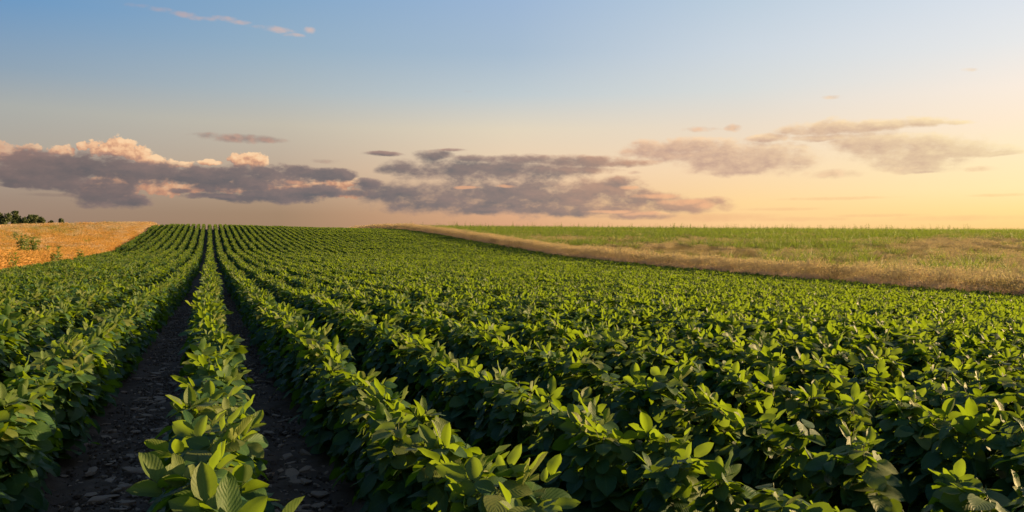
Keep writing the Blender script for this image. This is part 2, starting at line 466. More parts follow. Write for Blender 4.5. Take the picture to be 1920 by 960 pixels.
# ------------------------------------------------------------------ materials
def leaf_material(name, dark, light, young, trans, rough=0.42, spec=0.5, tfac=0.38, veins=True):
    m = bpy.data.materials.new(name); m.use_nodes = True
    N = NT(m.node_tree)
    t, yg = N.attr('tint'), N.attr('young')
    oi = N.node('ShaderNodeObjectInfo').outputs['Random']
    pos = N.node('ShaderNodeTexCoord').outputs['Object']
    c = N.mix(t, dark, light)
    c = N.mix(yg, c, young)
    c = N.mix(N.mr(oi, 0, 1, 0.0, 0.35), c, N.mix(0.5, c, light))
    blotch = N.noise(pos, 55.0, 3)
    c = N.mix(N.mr(blotch, 0.35, 0.75, 0.0, 0.30), c, dark)
    bs = N.node('ShaderNodeBsdfPrincipled')
    tr = N.node('ShaderNodeBsdfTranslucent')
    N.put(tr.inputs[0], N.mix(yg, trans, N.mix(0.6, trans, (0.30, 0.42, 0.03, 1))))
    if veins:
        u, v, old = N.sep(N.attr('luv', 1))
        spots = N.mr(N.noise(N.vm('ADD', pos, (3, 1, 2)), 170.0, 2), 0.70, 0.78)
        c = N.mix(N.m('MULTIPLY', spots, 0.5), c, (0.20, 0.16, 0.05, 1))
        c = N.mix(old, c, (0.26, 0.22, 0.04, 1))
        av = N.m('ABSOLUTE', v)
        side = N.m('PINGPONG', N.m('SUBTRACT', N.m('MULTIPLY', u, 8.0), N.m('MULTIPLY', av, 3.2)), 0.5)
        lines = N.mr(side, 0.0, 0.11, 1.0, 0.0)
        mid = N.mr(av, 0.02, 0.07, 1.0, 0.0)
        vein = N.m('MAXIMUM', N.m('MULTIPLY', lines, 0.7), mid)
        c = N.mix(N.m('MULTIPLY', vein, 0.5), c, N.mix(0.5, light, (0.16, 0.22, 0.07, 1)))
        h = N.m('ADD', N.m('MULTIPLY', side, 1.0), N.m('MULTIPLY', N.noise(N.attr('luv', 1), 9.0, 3), 0.55))
        bp = N.node('ShaderNodeBump'); bp.inputs['Strength'].default_value = 0.35; bp.inputs['Distance'].default_value = 0.004
        N.link(h, bp.inputs['Height'])
        N.link(bp.outputs[0], bs.inputs['Normal'])
    N.link(c, bs.inputs['Base Color'])
    bs.inputs['Roughness'].default_value = rough
    bs.inputs['Specular IOR Level'].default_value = spec
    if veins:                         # downy leaf hairs
        bs.inputs['Sheen Weight'].default_value = 0.03
        bs.inputs['Sheen Roughness'].default_value = 0.45
        bs.inputs['Sheen Tint'].default_value = (1.0, 0.9, 0.6, 1)
    mx = N.node('ShaderNodeMixShader'); mx.inputs[0].default_value = tfac
    N.link(bs.outputs[0], mx.inputs[1]); N.link(tr.outputs[0], mx.inputs[2])
    N.link(mx.outputs[0], N.node('ShaderNodeOutputMaterial').inputs[0])
    return m


M_SOY = leaf_material('soy_leaf', (0.007, 0.044, 0.019, 1), (0.040, 0.092, 0.022, 1), (0.165, 0.180, 0.040, 1), (0.21, 0.33, 0.008, 1), 0.52, 0.20, 0.36)
M_STEM = leaf_material('soy_stem', (0.06, 0.09, 0.03, 1), (0.10, 0.12, 0.04, 1), (0.1, 0.14, 0.04, 1), (0.1, 0.14, 0.03, 1), 0.6, 0.3, 0.1, False)
M_WEED = leaf_material('weed_leaf', (0.025, 0.060, 0.015, 1), (0.085, 0.135, 0.028, 1), (0.13, 0.17, 0.035, 1), (0.20, 0.29, 0.022, 1), 0.55, 0.2, 0.34, False)
M_WHEAT = leaf_material('wheat_straw', (0.32, 0.165, 0.045, 1), (0.58, 0.33, 0.105, 1), (0.62, 0.36, 0.12, 1), (0.60, 0.31, 0.06, 1), 0.6, 0.25, 0.36, False)
M_STRAW = leaf_material('dry_straw', (0.36, 0.25, 0.15, 1), (0.60, 0.44, 0.29, 1), (0.68, 0.51, 0.34, 1), (0.56, 0.43, 0.27, 1), 0.65, 0.2, 0.34, False)
M_BROWN = leaf_material('weathered_straw', (0.20, 0.135, 0.085, 1), (0.38, 0.27, 0.17, 1), (0.40, 0.29, 0.18, 1), (0.36, 0.25, 0.13, 1), 0.7, 0.2, 0.28, False)
M_TREE = leaf_material('tree_leaf', (0.035, 0.055, 0.02, 1), (0.07, 0.085, 0.03, 1), (0.08, 0.10, 0.03, 1), (0.08, 0.12, 0.02, 1), 0.55, 0.3, 0.25, False)


def plain_material(name, cols, scale=8.0, rough=0.9, bump=0.5, dist=0.01):
    m = bpy.data.materials.new(name); m.use_nodes = True
    N = NT(m.node_tree)
    pos = N.node('ShaderNodeTexCoord').outputs['Object']
    bs = N.node('ShaderNodeBsdfPrincipled')
    n = N.noise(pos, scale, 8, 0.6)
    N.link(N.ramp(n, [(0.3, cols[0]), (0.7, cols[1])]), bs.inputs['Base Color'])
    bs.inputs['Roughness'].default_value = rough
    bs.inputs['Specular IOR Level'].default_value = 0.25
    bp = N.node('ShaderNodeBump'); bp.inputs['Strength'].default_value = bump; bp.inputs['Distance'].default_value = dist
    N.link(N.noise(pos, scale * 3, 8, 0.65), bp.inputs['Height'])
    N.link(bp.outputs[0], bs.inputs['Normal'])
    N.link(bs.outputs[0], N.node('ShaderNodeOutputMaterial').inputs[0])
    return m


M_CLOD = plain_material('clod', (0.085, 0.068, 0.058), 22, 0.95, 0.5, 0.006) if False else plain_material('clod', ((0.21, 0.135, 0.092), (0.42, 0.28, 0.195)), 22, 0.92, 0.5, 0.006)
M_CRUMB = plain_material('crumb', ((0.07, 0.046, 0.033), (0.18, 0.12, 0.085)), 25, 0.95, 0.6, 0.006)
M_BARK = plain_material('bark', ((0.05, 0.04, 0.03), (0.10, 0.08, 0.06)), 6, 0.9, 0.8, 0.03)


def soil_material():
    m = bpy.data.materials.new('soil'); m.use_nodes = True
    N = NT(m.node_tree)
    pos = N.node('ShaderNodeTexCoord').outputs['Object']
    x, y, z = N.sep(pos)
    n = N.noise(pos, 5.0, 10, 0.65)
    soil = N.ramp(n, [(0.3, (0.066, 0.042, 0.029)), (0.6, (0.13, 0.083, 0.057)), (0.8, (0.22, 0.145, 0.10))])
    straw = N.ramp(N.noise(pos, 0.8, 8, 0.6), [(0.3, (0.20, 0.13, 0.06)), (0.7, (0.30, 0.21, 0.10))])
    far = N.ramp(N.noise(pos, 0.02, 5, 0.6), [(0.35, (0.07, 0.11, 0.03)), (0.65, (0.28, 0.2, 0.09))])
    straw = N.mix(N.mr(N.vm('LENGTH', pos), 200, 320), straw, far)
    inside = N.m('MULTIPLY', N.m('GREATER_THAN', x, -7.9), N.m('LESS_THAN', x, 30.2))
    bs = N.node('ShaderNodeBsdfPrincipled')
    N.link(N.mix(inside, straw, soil), bs.inputs['Base Color'])
    bs.inputs['Roughness'].default_value = 0.95
    bs.inputs['Specular IOR Level'].default_value = 0.2
    bp = N.node('ShaderNodeBump'); bp.inputs['Strength'].default_value = 0.8; bp.inputs['Distance'].default_value = 0.02
    N.link(N.noise(pos, 28.0, 10, 0.7), bp.inputs['Height'])
    N.link(bp.outputs[0], bs.inputs['Normal'])
    N.link(bs.outputs[0], N.node('ShaderNodeOutputMaterial').inputs[0])
    return m


# ------------------------------------------------------------------ rows
ROWS = {0: 0.0}
for k in range(1, 43): ROWS[k] = 0.75 + 0.7 * (k - 1)
for k in range(-10, 0): ROWS[k] = -0.80 + 0.7 * (k + 1)
SWAY = {k: (0.10 + 0.15 * min(k - 1, 7)) * min(1.0, (42 - k) / 30.0) for k in range(1, 43)}
SWAY.update({-1: -0.24, -2: -0.38, -3: -0.48, -4: -0.52, -5: -0.50, -6: -0.46, -7: -0.42, -8: -0.38, -9: -0.35, -10: -0.33})


def row_x(k, y):
    """the drill swung out round the wheel tracks beside the middle row, most of all near the headland"""
    a = SWAY.get(k, 0.0)
    return ROWS[k] + a * np.exp(-(np.maximum(y, 0) / 26.0) ** 2)
X_WL, X_WR = ROWS[-10] - 0.45, ROWS[42] + 0.45        # the wheat edges left and right

# ------------------------------------------------------------------ ground
def build_ground():
    def axis(a, b, fine, lo, hi, growth=1.16):
        core = list(np.arange(a, b + 1e-6, fine))
        s, up = fine, []
        p = core[-1]
        while p < hi:
            s = min(s * growth, 260); p += s; up.append(p)
        s, dn, p = fine, [], core[0]
        while p > lo:
            s = min(s * growth, 260); p -= s; dn.append(p)
        return np.array(dn[::-1] + core + up)
    xs = axis(-1.3, 1.2, 0.035, -2600, 2600, 1.07)
    ys = axis(2.0, 12.0, 0.045, -2600, 2600, 1.05)
    X, Y = np.meshgrid(xs, ys, indexing='ij')
    Z = ground_z(X, Y)
    near = np.clip((30 - np.hypot(X, Y)) / 15, 0, 1)
    lum = (vnoise(X * 9, Y * 9, 1) - .5) * 0.030 + (vnoise(X * 22, Y * 22, 2) - .5) * 0.022 + (vnoise(X * 3, Y * 3, 3) - .5) * 0.03
    Z = Z + near * lum
    for k in (-1, 0, 1, 2):
        Z = Z + near * 0.045 * np.exp(-((X - row_x(k, Y)) / 0.16) ** 2)
    nx, ny = X.shape
    v = np.stack([X, Y, Z], -1).reshape(-1, 3)
    i, j = np.meshgrid(np.arange(nx - 1), np.arange(ny - 1), indexing='ij')
    a = (i * ny + j).ravel()
    f = np.stack([a, a + ny, a + ny + 1, a + 1], 1)
    me = bpy.data.meshes.new('ground')
    me.from_pydata(v.tolist(), [], f.tolist())
    me.polygons.foreach_set('use_smooth', np.ones(len(f), bool))
    me.materials.append(soil_material())
    o = link(bpy.data.objects.new('ground', me))
    tag(o, 'dark cracked soil of a gently rolling field', 'ground', None, 'structure')


build_ground()

# ------------------------------------------------------------------ soybean plants
NU, NV = 6, 4
_u = np.linspace(0, 1, NU + 1)
_v = np.linspace(-1, 1, NV + 1)
_U, _V = np.meshgrid(_u, _v, indexing='ij')
_W = np.power(np.clip(_U, 0, 1), 0.55) * np.power(np.clip(1 - _U, 0, 1), 0.74)
_W = _W / _W.max()
_LF = [(i * (NV + 1) + j, (i + 1) * (NV + 1) + j, (i + 1) * (NV + 1) + j + 1, i * (NV + 1) + j + 1) for i in range(NU) for j in range(NV)]
_LUV = np.stack([_U, _V, np.zeros_like(_U)], -1).reshape(-1, 3)


def leaflet(mb, rng, base, d, n, length, width, fold, droop, tint, young):
    w = width * length * _W
    X = _V * w
    Y = _U * length
    Zc = np.abs(_V) * w * fold - droop * length * _U ** 2
    Zc = Zc + 0.05 * length * np.sin(_U * 9 + rng.uniform(0, 6)) * np.abs(_V) * rng.uniform(0.2, 1.0)
    Zc = Zc + rng.uniform(-0.25, 0.25) * w * _V * _U                      # a slight twist
    p = np.stack([X, Y, Zc], -1).reshape(-1, 3) @ frame(d, n).T + base
    luv = _LUV.copy()
    if rng.uniform() < 0.012: luv[:, 2] = rng.uniform(.2, .6)           # a yellowing leaflet
    mb.add(p, _LF, luv, tint, young)


def trifoliate(mb, rng, P, out, normal, size, upright, young):
    out = out / np.linalg.norm(out)
    side = np.cross(out, normal); side /= np.linalg.norm(side) + 1e-9
    normal = np.cross(side, out)
    tb = np.clip(rng.normal(0.45, 0.28), 0, 1)
    dr = rng.uniform(0.08, 0.42) if not upright else rng.uniform(-0.12, 0.12)
    fold = rng.uniform(-0.05, 0.30) if not upright else rng.uniform(0.2, 0.7)
    for s, ln in ((0, 1.0), (-1, 0.9), (1, 0.9)):
        if s == 0:
            b = P + out * size * 0.30
            d = out + normal * rng.uniform(-.15, .25)
        else:
            b = P + side * s * 0.004
            d = out * rng.uniform(0.15, 0.6) + side * s + normal * rng.uniform(-.2, .25)
        nn = normal + rng.normal(0, 0.24, 3)
        if upright and s != 0: d = d + out * 0.5
        leaflet(mb, rng, b, d, nn, size * ln * rng.uniform(.88, 1.1), rng.uniform(0.33, 0.42) * (0.70 if upright else 1), fold, dr,
                np.clip(tb + rng.normal(0, .12), 0, 1), young)
    mb.tube([P, P + out * size * 0.30], 0.0013, 3, 0.5, 0.5)


def soy_plant(seed, height, spread, n_leaf, n_top):
    rng = np.random.default_rng(seed)
    fo, st = MB(), MB()
    lean = rng.normal(0, 0.03, 2)
    top = np.array([lean[0], lean[1], height * 0.93])
    st.tube([(0, 0, -0.03), (lean[0] * .3, lean[1] * .3, height * .4), tuple(top)], [0.006, 0.005, 0.0025], 5, 0.4, 0.1)
    az = rng.uniform(0, 6.28)
    for k in range(n_leaf):
        t = 0.16 + 0.82 * ((k + rng.uniform(0, 1)) / n_leaf) ** .9
        az += 2.4 + rng.normal(0, .5)
        rad = spread * max(.02, 1.04 - t ** 1.5) ** .9 * (0.42 + 0.58 * math.sqrt(rng.uniform(0, 1)))
        o = np.array([math.cos(az), math.sin(az), 0])
        P = np.array([lean[0] * t, lean[1] * t, 0]) + o * rad + np.array([0, 0, height * t + rng.normal(0, .015)])
        root = np.array([lean[0] * t, lean[1] * t, max(0.04, height * t - rad * rng.uniform(.5, 1.0))])
        mid = (root + P) / 2 + np.array([0, 0, 0.02])
        st.tube([tuple(root), tuple(mid), tuple(P)], [0.0023, 0.0019, 0.0015], 4, 0.6, 0.3)
        a2 = az + rng.normal(0, .7)
        out = np.array([math.cos(a2), math.sin(a2), rng.uniform(-.65, .05) - 0.25 * (1 - t)])
        normal = np.array([0, 0, 1.0]) + o * rng.uniform(0.15, 1.05) * (1.1 - 0.6 * t) + rng.normal(0, .27, 3)
        trifoliate(fo, rng, P, out, normal, rng.uniform(.095, .140) * (1.0 if t < .72 else .85), False, (np.clip((t - .50) * 1.6, 0, .8) if rng.uniform() < .22 else 0.0))
    for k in range(n_top):
        az += 2.4 + rng.normal(0, .6)
        o = np.array([math.cos(az), math.sin(az), 0])
        rad = rng.uniform(0.01, .08)
        P = top + o * rad + np.array([0, 0, rng.uniform(-.02, .055)])
        st.tube([tuple(top - np.array([0, 0, .05])), tuple(P)], [0.002, 0.0013], 4, 0.7, 0.6)
        up = rng.uniform(.2, 1.6)
        out = o * 1.0 + np.array([0, 0, up]) + rng.normal(0, .2, 3)
        normal = np.array([0, 0, 1.0]) - o * up * .8 + rng.normal(0, .4, 3)
        trifoliate(fo, rng, P, out, normal, rng.uniform(.070, .115), True, np.clip(rng.normal(.55, .3), 0.0, 1))
    return fo, st


KINDS_SOY = [
    ('bushy', 0.61, 0.185, 26, 2), ('tall', 0.65, 0.17, 27, 3), ('broad', 0.60, 0.20, 27, 2), ('upright', 0.64, 0.165, 25, 4),
    ('dense', 0.62, 0.185, 29, 2), ('low', 0.58, 0.19, 25, 1), ('loose', 0.62, 0.195, 23, 3), ('leafy', 0.63, 0.185, 28, 3),
    ('rounded', 0.61, 0.18, 27, 2), ('ragged', 0.60, 0.20, 22, 3)]
SOY = []
for i, (nm, h, sp, nl, nt) in enumerate(KINDS_SOY):
    fo, st = soy_plant(100 + i, h * 1.05, sp * 0.72, nl + 3, max(0, nt - 1))
    fo_me, st_me = fo.mesh('foliage', M_SOY), st.mesh('stem', M_STEM)
    both = MB()
    both.v, both.f, both.luv, both.tint, both.young, both.n = list(fo.v), list(fo.f), list(fo.luv), list(fo.tint), list(fo.young), fo.n
    SOY.append((nm, fo_me, st_me))

# plant positions: every row, jittered
pos, rowi = [], []
for k, xr in ROWS.items():
    y0, y1 = -5.0, 128.0 + max(0, xr) * 1.6
    n = int((y1 - y0) / 0.125)
    yy = y0 + (np.arange(n) + RNG.uniform(-.3, .3, n)) * 0.125
    xx = row_x(k, yy) + RNG.normal(0, 0.028, n) + 0.03 * np.sin(yy * .35 + k)
    keep = np.ones(n, bool)
    if k <= -6:                       # thin, gappy stand along the left margin
        gap = vnoise(yy / 5.0 + k * 7.3, np.full(n, k * 3.1), 9)
        keep &= ~((gap > 0.80 - 0.05 * (-6 - k)) & (yy > 45) & (RNG.uniform(size=n) < .75))
    keep &= RNG.uniform(0, 1, n) > 0.03
    pos.append(np.stack([xx, yy], 1)[keep]); rowi.append(np.full(keep.sum(), k))
pos = np.concatenate(pos); rowi = np.concatenate(rowi)
PZ = ground_z(pos[:, 0], pos[:, 1]) + 0.03
vigour = 0.90 + 0.17 * vnoise(pos[:, 0] * .5, pos[:, 1] * .5, 21) + RNG.normal(0, .035, len(pos))
vigour *= np.where(rowi <= -8, 0.85, 1.0)
var = RNG.integers(0, len(SOY), len(pos))
rz = RNG.uniform(0, 2 * PI, len(pos))
tilt = RNG.normal(0, 0.07, (len(pos), 2))
px, py, dep = to_px(pos[:, 0], pos[:, 1], PZ + 0.5)
dist = np.hypot(pos[:, 0], pos[:, 1])
infr = (dep > 0.3) & (px > -40) & (px < 1960) & (py < 985)
# keep the plants that could show or shade what shows
useful = (dep > -1.5) & (px > -900) & ((px < 3400) | (dep < 8)) & (dist > 0.9)
order = np.argsort(np.where(infr & useful, dist, 1e9))
individual = np.zeros(len(pos), bool)
individual[order[:300]] = True

ROW_WORDS = {0: 'narrow row between both bare furrows', -1: 'row left of the left bare furrow', 1: 'row right of the right bare furrow'}
ORD = ['', 'first', 'second', 'third', 'fourth', 'fifth', 'sixth', 'seventh', 'eighth', 'ninth', 'tenth', 'eleventh', 'twelfth', 'thirteenth']
TENS = {2: 'twent', 3: 'thirt', 4: 'fort', 5: 'fift', 6: 'sixt', 7: 'sevent'}


def ordinal(n):
    if n < 14: return ORD[n]
    if n < 20: return {14: 'fourteenth', 15: 'fifteenth', 16: 'sixteenth', 17: 'seventeenth', 18: 'eighteenth', 19: 'nineteenth'}[n]
    t, u = divmod(n, 10)
    return TENS[t] + 'ieth' if u == 0 else TENS[t] + 'y-' + ORD[u]


count = {}
for idx in order[:300]:
    k = int(rowi[idx])
    nm, fo_me, st_me = SOY[var[idx]]
    count[k] = count.get(k, 0) + 1
    root = link(bpy.data.objects.new('soybean_plant', None))
    root.empty_display_size = 0.1
    root.location = (pos[idx, 0], pos[idx, 1], PZ[idx])
    root.rotation_euler = (tilt[idx, 0], tilt[idx, 1], rz[idx])
    fuller = 1.08 if k == 0 else 1.0               # the middle row has light from both tracks
    root.scale = (vigour[idx] * fuller, vigour[idx] * fuller, vigour[idx])
    if k in ROW_WORDS: rw = ROW_WORDS[k]
    elif k < 0: rw = '%s row left of the left bare furrow' % ordinal(-k)
    else: rw = '%s row right of the right bare furrow' % ordinal(k)
    tag(root, '%s soybean plant, %s from the near end, %s' % (nm, ordinal(count[k]), rw), 'soybean plant', 'soybean plants near the camera')
    link(bpy.data.objects.new('foliage', fo_me), root)
    link(bpy.data.objects.new('stem', st_me), root)

protos = []
for nm, fo_me, st_me in SOY:
    protos.append(bpy.data.objects.new('soy_source', fo_me))
rest = useful & ~individual
scatter('soybean_crop', np.stack([pos[rest, 0], pos[rest, 1], PZ[rest]], 1), np.stack([tilt[rest, 0], tilt[rest, 1], rz[rest]], 1),
        np.stack([vigour[rest] * np.where(rowi[rest] == 0, 1.08, 1.0)] * 2 + [vigour[rest]], 1), var[rest], protos,
        'long green soybean rows running away over the rise', 'soybean crop')

# ------------------------------------------------------------------ soil clods
def clod_mesh(seed, mat, flat):
    rng = np.random.default_rng(seed)
    import bmesh
    bm = bmesh.new()
    n = rng.integers(5, 8)
    ang = np.sort(rng.uniform(0, 2 * PI, n)) if False else (np.arange(n) + rng.uniform(-.35, .35, n)) * 2 * PI / n
    rad = rng.uniform(.6, 1.1, n)
    pts = []
    for zlev, s in ((-flat, .9), (flat * .55, 1.0), (flat, .82)):
        for a, r in zip(ang, rad):
            pts.append((math.cos(a) * r * s + rng.normal(0, .05), math.sin(a) * r * s * .75 + rng.normal(0, .05), zlev + rng.normal(0, flat * .18)))
    for p in pts: bm.verts.new(p)
    bmesh.ops.convex_hull(bm, input=bm.verts)
    loose = [v for v in bm.verts if not v.link_faces]
    bmesh.ops.delete(bm, geom=loose, context='VERTS')
    bmesh.ops.bevel(bm, geom=bm.edges[:], offset=0.03, segments=1, affect='EDGES', clamp_overlap=True)
    me = bpy.data.meshes.new('soil_clod')
    bm.to_mesh(me); bm.free()
    me.materials.append(mat)
    return me


CL = [clod_mesh(300 + i, M_CLOD, 0.14 + 0.05 * (i % 4)) for i in range(9)]
CR = [clod_mesh(330 + i, M_CRUMB, 0.45) for i in range(6)]
n_cl = 0
for k in range(260):
    left = RNG.uniform() < 0.62
    y = 2.6 + 8.0 * RNG.uniform() ** 1.3
    x = (-0.53 + RNG.normal(0, .16)) if left else (0.43 + RNG.normal(0, .13))
    s = RNG.uniform(.026, .074)
    o = bpy.data.objects.new('soil_clod', CL[k % 9])
    link(o)
    o.location = (x, y, float(ground_z(x, y)) + s * .12 + 0.004)
    o.rotation_euler = (RNG.normal(0, .14), RNG.normal(0, .14), RNG.uniform(0, 6.28))
    o.scale = (s * RNG.uniform(.8, 1.3), s * RNG.uniform(.7, 1.1), s * RNG.uniform(.45, .9))
    g = 'left' if left else 'right'
    tag(o, 'flat dry grey clod of cracked earth lying loose in the %s bare furrow' % g, 'soil clod', 'flat clods in the %s bare furrow' % g)
n = 16000
fx = np.where(RNG.uniform(size=n) < .6, -0.52 + RNG.normal(0, .22, n), 0.43 + RNG.normal(0, .18, n))
fy = 2.0 + 26 * RNG.uniform(size=n) ** 1.5
fs = RNG.uniform(.005, .024, n) * (0.7 + 0.6 * RNG.uniform(size=n) ** 3)
cpro = [bpy.data.objects.new('crumb_source', m) for m in CR + CL[:3]]
scatter('soil_crumbs', np.stack([fx, fy, ground_z(fx, fy) + fs * .3 + .003], 1), RNG.uniform(-.5, .5, (n, 3)) * np.array([1, 1, 6]), np.repeat(fs[:, None], 3, 1),
        RNG.integers(0, len(cpro), n), cpro, 'loose dark soil crumbs scattered along the two bare furrows', 'soil')

# ------------------------------------------------------------------ wheat
def blade(mb, base, d0, d1, length, width, tint, young, seg=3, face=None):
    """a narrow bent strip"""
    d0 = np.asarray(d0, float); d1 = np.asarray(d1, float)
    p = np.array(base, float)
    side = np.cross(d0, face if face is not None else np.array([0.3, 1, 0.1])); side /= np.linalg.norm(side) + 1e-9
    vs = []
    for i in range(seg + 1):
        t = i / seg
        w = width * (1 - t ** 1.6) + width * .06
        vs += [p - side * w / 2, p + side * w / 2]
        d = d0 * (1 - t) + d1 * t; d /= np.linalg.norm(d)
        p = p + d * length / seg
    mb.add(np.array(vs), [(2 * i, 2 * i + 1, 2 * i + 3, 2 * i + 2) for i in range(seg)], None, tint, young)
    return p


def wheat_patch(seed, n, half, h, mat):
    rng = np.random.default_rng(seed); mb = MB()
    for k in range(n):
        b = np.array([rng.uniform(-half, half), rng.uniform(-half, half), 0])
        t = np.clip(rng.normal(.5, .25), 0, 1)
        hh = h * (rng.normal(1, .09) if rng.uniform() < .6 else rng.uniform(.5, .95))
        l = rng.normal(0, .10, 2)
        ang = rng.uniform(0, 6.28); face = np.array([math.cos(ang), math.sin(ang), 0])
        e = blade(mb, b, (l[0], l[1], 1), (l[0] * 2, l[1] * 2, 1), hh * .86, .008, t * .8, 0, 2, face)
        ed = np.array([l[0] * 4 + rng.normal(0, .25), l[1] * 4 + rng.normal(0, .25), rng.uniform(.1, 1)])
        for q in range(2):                                        # the ear: two crossed spindles
            a3 = ang + q * 1.57
            blade(mb, e, ed, ed + np.array([0, 0, -.4]), .095, .022, min(1, t + .15), .6, 2, np.array([math.cos(a3), math.sin(a3), .1]))
        for q in range(2):
            a4 = rng.uniform(0, 6.28)
            blade(mb, b + np.array([l[0], l[1], 1]) * hh * rng.uniform(.1, .75), (math.cos(a4), math.sin(a4), .8), (math.cos(a4), math.sin(a4), -.9), rng.uniform(.14, .24), .013, t * .7, 0, 3)
    return bpy.data.objects.new('wheat_source', mb.mesh('wheat_source', mat))


WP = [wheat_patch(500 + i, 190, .42, .72, M_WHEAT) for i in range(5)]
WB = [wheat_patch(540 + i, 150, .42, .60, M_BROWN) for i in range(4)]
WB.append(WB[0])
WD = [wheat_patch(520 + i, 190, .42, .72, M_STRAW) for i in range(5)]


def in_view(x, y, margin=160):
    px_, py_, d_ = to_px(x, y, ground_z(x, y) + .5)
    return (d_ > 2) & (px_ > -margin) & (px_ < 1920 + margin)


def cover(x0, x1, y0, y1, step, jit=.4):
    gx, gy = np.meshgrid(np.arange(x0, x1, step), np.arange(y0, y1, step), indexing='ij')
    gx = gx.ravel() + RNG.uniform(-jit, jit, gx.size) * step; gy = gy.ravel() + RNG.uniform(-jit, jit, gy.size) * step
    return gx, gy


# left field
lx, ly = cover(-75, X_WL - .25, 12, 150, .62)
ok = in_view(lx, ly); lx, ly = lx[ok], ly[ok]
ls = RNG.normal(.92, .07, len(lx)) * (0.85 + .25 * vnoise(lx * .15, ly * .15, 31))
scatter('golden_wheat', np.stack([lx, ly, ground_z(lx, ly)], 1), np.stack([0 * lx, 0 * lx, RNG.uniform(0, 6.28, len(lx))], 1), np.stack([0 * ls + 1, 0 * ls + 1, ls], 1),
        RNG.integers(0, 5, len(lx)) + 5 * (RNG.uniform(size=len(lx)) < np.clip((ly - 48) / 50, 0, 1) * (.12 + .75 * vnoise(lx * .12, ly * .06, 33))), WP + WD, 'ripe golden wheat standing left of the soybean rows', 'wheat')
# right field: a dense standing margin, thinner behind
rx, ry = cover(X_WR + .05, 150, 6, 210, .66)
ok = in_view(rx, ry)
ok &= (rx < X_WR + 6) | (RNG.uniform(size=len(rx)) < .9)
rx, ry = rx[ok], ry[ok]
edgeness = np.clip(1 - (rx - X_WR) / 5, 0, 1)
rs = RNG.normal(.80, .10, len(rx)) + .68 * edgeness
scatter('pale_wheat', np.stack([rx, ry, ground_z(rx, ry)], 1), np.stack([0 * rx, 0 * rx, RNG.uniform(0, 6.28, len(rx))], 1), np.stack([0 * rs + 1, 0 * rs + 1, rs], 1),
        RNG.integers(0, 5, len(rx)) + 5 * (RNG.uniform(size=len(rx)) < np.clip((vnoise(rx * .10, ry * .14, 44) * .6 + vnoise(rx * .5, ry * .5, 45) * .4 - .38) * 4, 0, .9) * (1 - .8 * edgeness)), WD + WB, 'dry brown wheat standing right of the soybean rows', 'wheat')

# ------------------------------------------------------------------ weeds among the wheat
def grass_clump(seed, n, h, spread, wid):
    rng = np.random.default_rng(seed); mb = MB()
    for k in range(n):
        a = rng.uniform(0, 6.28); r = abs(rng.normal(0, spread))
        b = np.array([math.cos(a) * r, math.sin(a) * r, 0])
        a2 = a + rng.normal(0, .8)
        o = np.array([math.cos(a2), math.sin(a2), 0])
        t = np.clip(rng.normal(.5, .25), 0, 1)
        blade(mb, b, o * rng.uniform(.05, .4) + np.array([0, 0, 1]), o * rng.uniform(.3, 1.2) + np.array([0, 0, rng.uniform(-.3, .9)]), h * rng.uniform(.5, 1.1), wid * rng.uniform(.7, 1.3), t, t * .6, 4, np.append(rng.normal(0, 1, 2), .1))
    return mb


GC = [bpy.data.objects.new('weed_source', grass_clump(600 + i, 56, 1.45, .24, .032).mesh('weed_source', M_WEED)) for i in range(5)]
gx, gy = cover(X_WR + 2.5, 170, 10, 215, .8)
ok = in_view(gx, gy)
gx, gy = gx[ok], gy[ok]
_, gpy, gd = to_px(gx, gy, ground_z(gx, gy) + .6)
crest = np.clip((457 - gpy) / 17, 0, 1)
patch = vnoise(gx * .09, gy * .16, 51) * .6 + vnoise(gx * .45, gy * .3, 52) * .4
prob = np.clip((patch - .43) * 6, 0, 1) * .68 * (.5 + .5 * np.clip((gd - 45) / 50, 0, 1)) + crest ** 1.4 * .98 * np.clip(.6 + patch, 0, 1)
ok = RNG.uniform(size=len(gx)) < prob
gx, gy = gx[ok], gy[ok]
gs = RNG.uniform(.75, 1.25, len(gx))
scatter('green_weeds', np.stack([gx, gy, ground_z(gx, gy)], 1), np.stack([0 * gx, 0 * gx, RNG.uniform(0, 6.28, len(gx))], 1), np.repeat(gs[:, None], 3, 1),
        RNG.integers(0, 5, len(gx)), GC, 'green grassy weeds spreading through the dry right field', 'weeds')
# thin weeds on the left field
gx, gy = cover(-70, X_WL - 1, 40, 140, 1.0)
ok = in_view(gx, gy)
patch = vnoise(gx * .10, gy * .06, 61) * .6 + vnoise(gx * .4, gy * .25, 62) * .4
ok &= RNG.uniform(size=len(gx)) < np.clip((patch - .40) * 5, 0, 1) * np.clip((gy - 48) / 35, 0.05, 1) * .95
gx, gy = gx[ok], gy[ok]
gs = RNG.uniform(.7, 1.05, len(gx))
scatter('thin_weeds', np.stack([gx, gy, ground_z(gx, gy)], 1), np.stack([0 * gx, 0 * gx, RNG.uniform(0, 6.28, len(gx))], 1), np.repeat(gs[:, None], 3, 1),
        RNG.integers(0, 5, len(gx)), GC, 'thin green weeds streaking the golden left field', 'weeds')

exec_later = []


def ray_at(px_, Y, dz=0.0):
    """ground point on the bearing of an image column at row distance Y"""
    a = YAW + math.atan((px_ - 960) / F_PX)
    return Y * math.tan(a), Y


